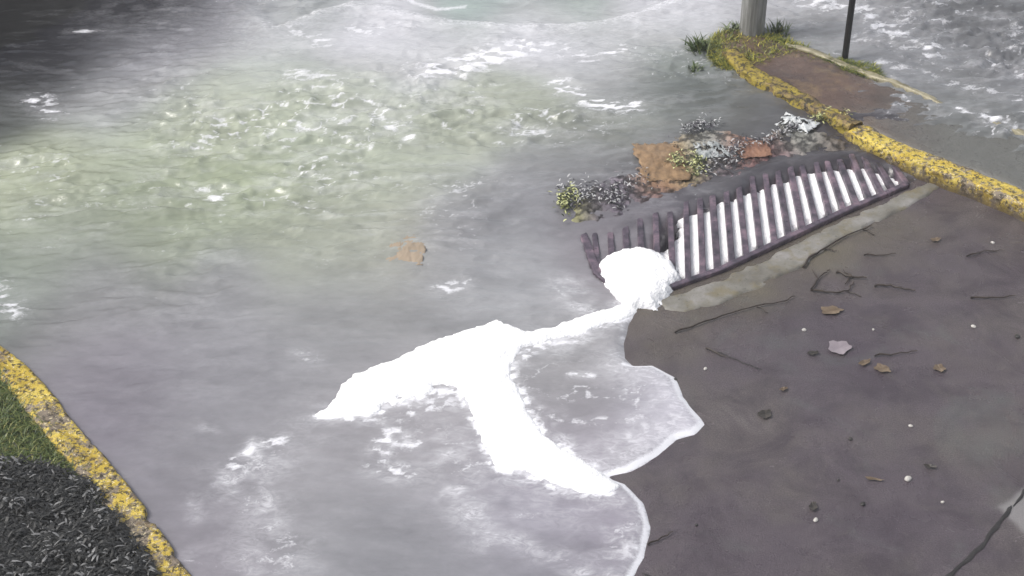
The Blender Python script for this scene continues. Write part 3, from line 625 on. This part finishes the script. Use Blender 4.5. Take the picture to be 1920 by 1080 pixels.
def litter(px, rx, ry, n, mat, label, lift=.03):
    cx, cy = gp(*px); g = []; cl = [(random.gauss(0, .55), random.gauss(0, .5)) for _ in range(9)]
    for i in range(n):
        k_ = int(abs(random.gauss(0, 2.2))) if i else 0; u_, v_ = cl[k_ % len(cl)]
        u_ += random.gauss(0, .22); v_ += random.gauss(0, .22)
        x, y = cx + u_ * rx * 1.1 - .25 * v_ * ry, cy + v_ * ry * .9 + .55 * u_ * rx
        g.append((x, y, wz(x, y) + random.uniform(0, lift), random.uniform(.008, .03), random.uniform(.0015, .005), random.uniform(0, 6.28), random.uniform(-.3, .6), random.choice((0, .05, .3, .5, .9, 1))))
    leaf_field('leaf_litter', mat, [(q[0], q[1], q[2] + .012, *q[3:]) for q in g], label, 'leaf litter', pointed=False)
litter((1150, 368), .16, .20, 520, M_lit, 'black and grey twiggy litter caught left of the orange cardboard')
litter((1066, 402), .06, .10, 420, M_lity, 'yellow green leaf clump at the upper left corner of the grate')
litter((1300, 262), .15, .12, 260, M_lit, 'loose pale litter floating above the orange cardboard')
litter((1290, 325), .08, .16, 360, M_lity, 'yellow flecked litter between the orange cardboard and the grate')
litter((1345, 312), .13, .12, 300, M_lit, 'speckled litter heaped round the grey plastic bag')
litter((1556, 238), .10, .08, 300, M_lity, 'yellow and black litter piled at the end of the yellow kerb')
litter((1480, 262), .18, .08, 260, M_lit, 'dark litter strewn round the white plastic bag')
# matted silt and rubbish heaped against the grate, standing just proud of the water
BANK = gps([(1040, 400), (1060, 372), (1110, 345), (1160, 330), (1200, 285), (1270, 255), (1340, 245), (1420, 262), (1450, 225), (1500, 228), (1580, 260), (1640, 285), (1600, 294), (1518, 304), (1444, 320), (1326, 366), (1207, 404), (1092, 445), (1060, 440)])
fx = np.arange(min(p[0] for p in BANK) - .05, max(p[0] for p in BANK) + .05, .0085); fy = np.arange(min(p[1] for p in BANK) - .05, max(p[1] for p in BANK) + .05, .0085)
A, B = np.meshgrid(fx, fy); S = sdf(A, B, BANK); ii = np.clip(np.searchsorted(xs, A), 0, len(xs) - 1); jj = np.clip(np.searchsorted(ys, B), 0, len(ys) - 1)
zw = np.maximum(ZW[jj, ii], -.01)
ZB = zw + .022 * ss(0, .12, S) - .016 + .030 * (fbm(A * 16, B * 18, 4, 2) - .5) + .014 * (fbm(A * 50, B * 54, 2, 5) - .5) - .03 * ss(.0, -.04, S)
BC = [(1060, 400, (150, 150, 90)), (1150, 360, (115, 110, 120)), (1130, 400, (95, 90, 98)), (1240, 300, (165, 125, 85)), (1240, 340, (175, 130, 80)), (1190, 300, (120, 115, 120)), (1300, 260, (125, 125, 118)), (1330, 300, (140, 140, 138)),
      (1290, 330, (140, 135, 90)), (1410, 290, (150, 110, 88)), (1480, 260, (120, 120, 112)), (1500, 240, (165, 168, 165)), (1600, 280, (90, 80, 72)), (1440, 310, (105, 80, 95)), (1350, 350, (90, 75, 95)), (1250, 385, (88, 72, 90)), (1150, 420, (85, 75, 88)), (1560, 270, (95, 88, 82))]
bc = s2l(rbf(A, B, BC, .09)) / 1.15; spk = ss(.42, .62, fbm(A * 42, B * 46, 3, 4)); bc = bc * (.35 + 1.1 * spk)[..., None]; bc = np.clip(bc, .01, .8)
t = NT('matted_debris'); t.bump(t.noise(90, 4, .7), .7, .01); t.set(t.attr('tint'), .35)
bk = grid_mesh('debris', fx, fy, ZB, S > -.03, t.m, {'tint': bc}); tag(bk, 'matted band of muddy leaves and rubbish heaped along the upper edge of the grate', 'debris', kind='stuff')

# twigs, pebbles and leaves on the wet road
M_twig = mat_simple('wet_twig', (.02, .014, .01), (.055, .04, .03), 30, .5)
def twig(px, r, label, branch=None):
    P = dense(gps(px), 4); vs = []; fs = []; ox, oy = P[0]
    def tube(P, r):
        n = len(P); b0 = len(vs)
        for i, p in enumerate(P):
            a = Vector(P[max(0, i - 1)]); b = Vector(P[min(n - 1, i + 1)]); tt = (b - a).normalized(); nr = Vector((-tt.y, tt.x)); rr = r * (1 - .55 * i / n) * random.uniform(.8, 1.2)
            jx = random.uniform(-.004, .004); zc = wz(*p) + r + .006 * abs(math.sin(i * 1.1))
            for k in range(6):
                an = k * math.pi / 3; vs.append((p[0] + nr.x * (rr * math.cos(an) + jx) - ox, p[1] + nr.y * (rr * math.cos(an) + jx) - oy, zc + rr * math.sin(an) + .002))
        for i in range(n - 1):
            for k in range(6): fs.append((b0 + i * 6 + k, b0 + i * 6 + (k + 1) % 6, b0 + i * 6 + 6 + (k + 1) % 6, b0 + i * 6 + 6 + k))
        fs.append(tuple(range(b0, b0 + 6))); fs.append(tuple(range(b0 + (n - 1) * 6, b0 + n * 6))[::-1])
    tube(P, r)
    for bpx in (branch or []): tube(dense(gps(bpx), 4), r * .7)
    o = mesh_obj('twig', vs, fs, M_twig, smooth=True); o.location = (ox, oy, 0); tag(o, label, 'twig', 'twigs scattered below the grate')
twig([(1508, 500), (1518, 482), (1545, 465), (1590, 440), (1635, 422)], .006, 'long dark twig lying along the apron below the middle of the grate', [[(1545, 465), (1570, 470)], [(1620, 428), (1640, 440)]])
twig([(1520, 540), (1535, 520), (1548, 510), (1556, 505)], .005, 'short upright forked twig below the long one', [[(1535, 520), (1522, 505)]])
twig([(1520, 542), (1560, 548), (1590, 545), (1600, 528)], .005, 'curved twig lying just below the forked one', [[(1590, 545), (1615, 555)]])
twig([(1570, 508), (1592, 518), (1625, 520)], .0065, 'stubby dark twig with a side shoot right of the forked one', [[(1592, 518), (1585, 532)], [(1600, 519), (1580, 506)]])
twig([(1640, 534), (1670, 534), (1690, 540), (1716, 544)], .005, 'straight twig alone on the road right of the stubby one')
twig([(1820, 556), (1860, 558), (1905, 554)], .0045, 'thin twig near the right edge of the picture')
twig([(1640, 664), (1680, 662), (1720, 656)], .004, 'thin straw like twig beside the pale flattened leaf')
twig([(1325, 650), (1345, 662), (1362, 670)], .0045, 'little twig lying right of the foam neck')
twig([(1620, 476), (1650, 478), (1680, 474)], .004, 'short thin twig just above the straight one')
twig([(1265, 622), (1310, 607), (1370, 585), (1420, 572), (1475, 562), (1490, 552)], .0045, 'long pale stalk lying along the stained lower edge of the apron', [[(1420, 572), (1440, 585)]])
twig([(1812, 478), (1845, 470), (1885, 468)], .0035, 'fine twig below the yellow kerb')
twig([(1215, 1020), (1240, 1008), (1262, 996)], .004, 'small twig right of the lower foam lobe')
M_peb = mat_simple('pale_stone', (.35, .33, .30), (.7, .68, .64), 30, .5); M_pebd = mat_simple('dark_stone', (.015, .014, .014), (.05, .045, .04), 30, .4)
def pebble_mesh(mat, seed):
    bm = bmesh.new(); bmesh.ops.create_icosphere(bm, subdivisions=2, radius=1)
    for v in bm.verts:
        n = v.co.normalized(); k = .8 + .45 * fbm(np.array([n.x * 2 + seed * 5 + 9]), np.array([n.y * 2 + n.z * 1.3 + 9]), 3, seed)[0]
        v.co = Vector((n.x * k, n.y * k * .75, n.z * k * .55))
    me = bpy.data.meshes.new('pebble'); bm.to_mesh(me); bm.free(); me.materials.append(mat); return me
pm = [pebble_mesh(M_peb, 1), pebble_mesh(M_peb, 2), pebble_mesh(M_pebd, 3)]
def pebble(px, py, r, k, label):
    x, y = gp(px, py); o = bpy.data.objects.new('pebble', pm[k]); col.objects.link(o); o.scale = (r, r, r); o.rotation_euler = (0, 0, random.random() * 6); o.location = (x, y, wz(x, y) + r * .3)
    tag(o, label, 'pebble', 'pebbles on the wet road')
for px, py, r, k, lb in [(1703, 895, .017, 0, 'largest white pebble on the road, lower right'), (1708, 795, .010, 1, 'white pebble above the largest white one'),
                         (1530, 972, .012, 0, 'white pebble left of and below the largest one'), (1768, 938, .008, 1, 'small pale pebble right of and below the largest white one'),
                         (1826, 609, .012, 1, 'pale flat pebble below the thin right hand twig'), (1508, 615, .011, 0, 'pale pebble below the curved twig'),
                         (1323, 688, .010, 1, 'pale pebble between the upper foam lobe and the little twig'), (1618, 942, .012, 2, 'black pebble left of the largest white one'),
                         (1306, 981, .007, 2, 'tiny black pebble right of the lower foam lobe'), (1595, 820, .010, 2, 'dark pebble in the middle of the wet road'),
                         (1862, 452, .011, 0, 'pale pebble below the yellow kerb at right'), (1638, 614, .007, 1, 'tiny pale pebble above the pale leaf'),
                         (1908, 628, .014, 2, 'dark pebble at the right edge of the picture'), (1572, 897, .007, 2, 'small dark pebble left of the black one'),
                         (1266, 708, .009, 2, 'dark pebble at the rim of the upper foam lobe')]:
    pebble(px, py, r, k, lb)
M_leaf = mat_simple('pale_leaf', (.20, .17, .19), (.30, .26, .28), 12, .4); M_leafb = mat_simple('brown_leaf', (.09, .06, .035), (.20, .15, .10), 20, .45); M_leafd = mat_simple('dark_leaf', (.02, .018, .016), (.06, .05, .04), 20, .4)
def leaf(px, py, L, W, rot, mat, label):
    x, y = gp(px, py); vs = [(0, 0, .002)]; n = 18
    for k in range(n):
        a = 2 * math.pi * k / n; r_ = 1 + .25 * math.sin(a * 5 + px) * .6
        vs.append((math.cos(a) * L / 2 * r_, math.sin(a) * W / 2 * r_ * (1 - .25 * math.cos(a)), .004 + .006 * random.random()))
    c_, s_ = math.cos(rot), math.sin(rot); vs = [(a * c_ - b * s_, a * s_ + b * c_, z) for a, b, z in vs]
    o = mesh_obj('fallen_leaf', vs, [(0, k + 1, (k + 1) % n + 1) for k in range(n)], mat); o.location = (x, y, wz(x, y) + .004)
    so_ = o.modifiers.new('thick', 'SOLIDIFY'); so_.thickness = .0012
    tag(o, label, 'leaf', 'leaves lying on the wet road')
for a in [(1575, 650, .10, .09, .3, M_leaf, 'large pale flattened leaf on the road below the twigs'), (1655, 690, .07, .05, -.5, M_leafb, 'ragged brown leaf below the straw like twig'),
          (1622, 678, .06, .03, .6, M_leafb, 'narrow brown leaf left of the ragged one'), (1762, 688, .05, .05, 1.2, M_leafb, 'curled brown leaf right of the ragged one'),
          (1435, 775, .06, .05, .8, M_leafd, 'dark leaf on the road right of the upper foam lobe tip'), (1640, 897, .07, .015, -.2, M_leafb, 'slender brown leaf left of the largest white pebble'),
          (1745, 873, .05, .02, -.3, M_leafd, 'dark narrow leaf above the largest white pebble'), (1470, 728, .04, .02, .5, M_leafb, 'small brown leaf above the dark one'),
          (1525, 660, .05, .03, .2, M_leafd, 'dark leaf left of the large pale one'), (1560, 580, .10, .06, .1, M_leafb, 'wide brown leaf under the curved twig'),
          (1755, 448, .05, .03, .3, M_leafb, 'brown leaf on the road below the kerb corner'), (1525, 948, .05, .03, 1.3, M_leafd, 'dark leaf above the lower white pebble')]:
    leaf(*a)

# ------------------------------------------------------------------ misty air over the flood
bm = bmesh.new(); bmesh.ops.create_cube(bm, size=1)
for v in bm.verts: v.co = Vector((v.co.x * 420, v.co.y * 420, (v.co.z + .5) * 8.0 - 1.3))
me = bpy.data.meshes.new('haze'); bm.to_mesh(me); bm.free()
hm = bpy.data.materials.new('misty_air'); hm.use_nodes = True; hm.node_tree.nodes.clear()
ho = hm.node_tree.nodes.new('ShaderNodeOutputMaterial'); hv = hm.node_tree.nodes.new('ShaderNodeVolumePrincipled')
hv.inputs['Color'].default_value = (.93, .94, .96, 1); hv.inputs['Density'].default_value = .0055
hm.node_tree.links.new(hv.outputs[0], ho.inputs['Volume']); me.materials.append(hm)
hz_o = bpy.data.objects.new('haze', me); col.objects.link(hz_o); tag(hz_o, kind='stuff')
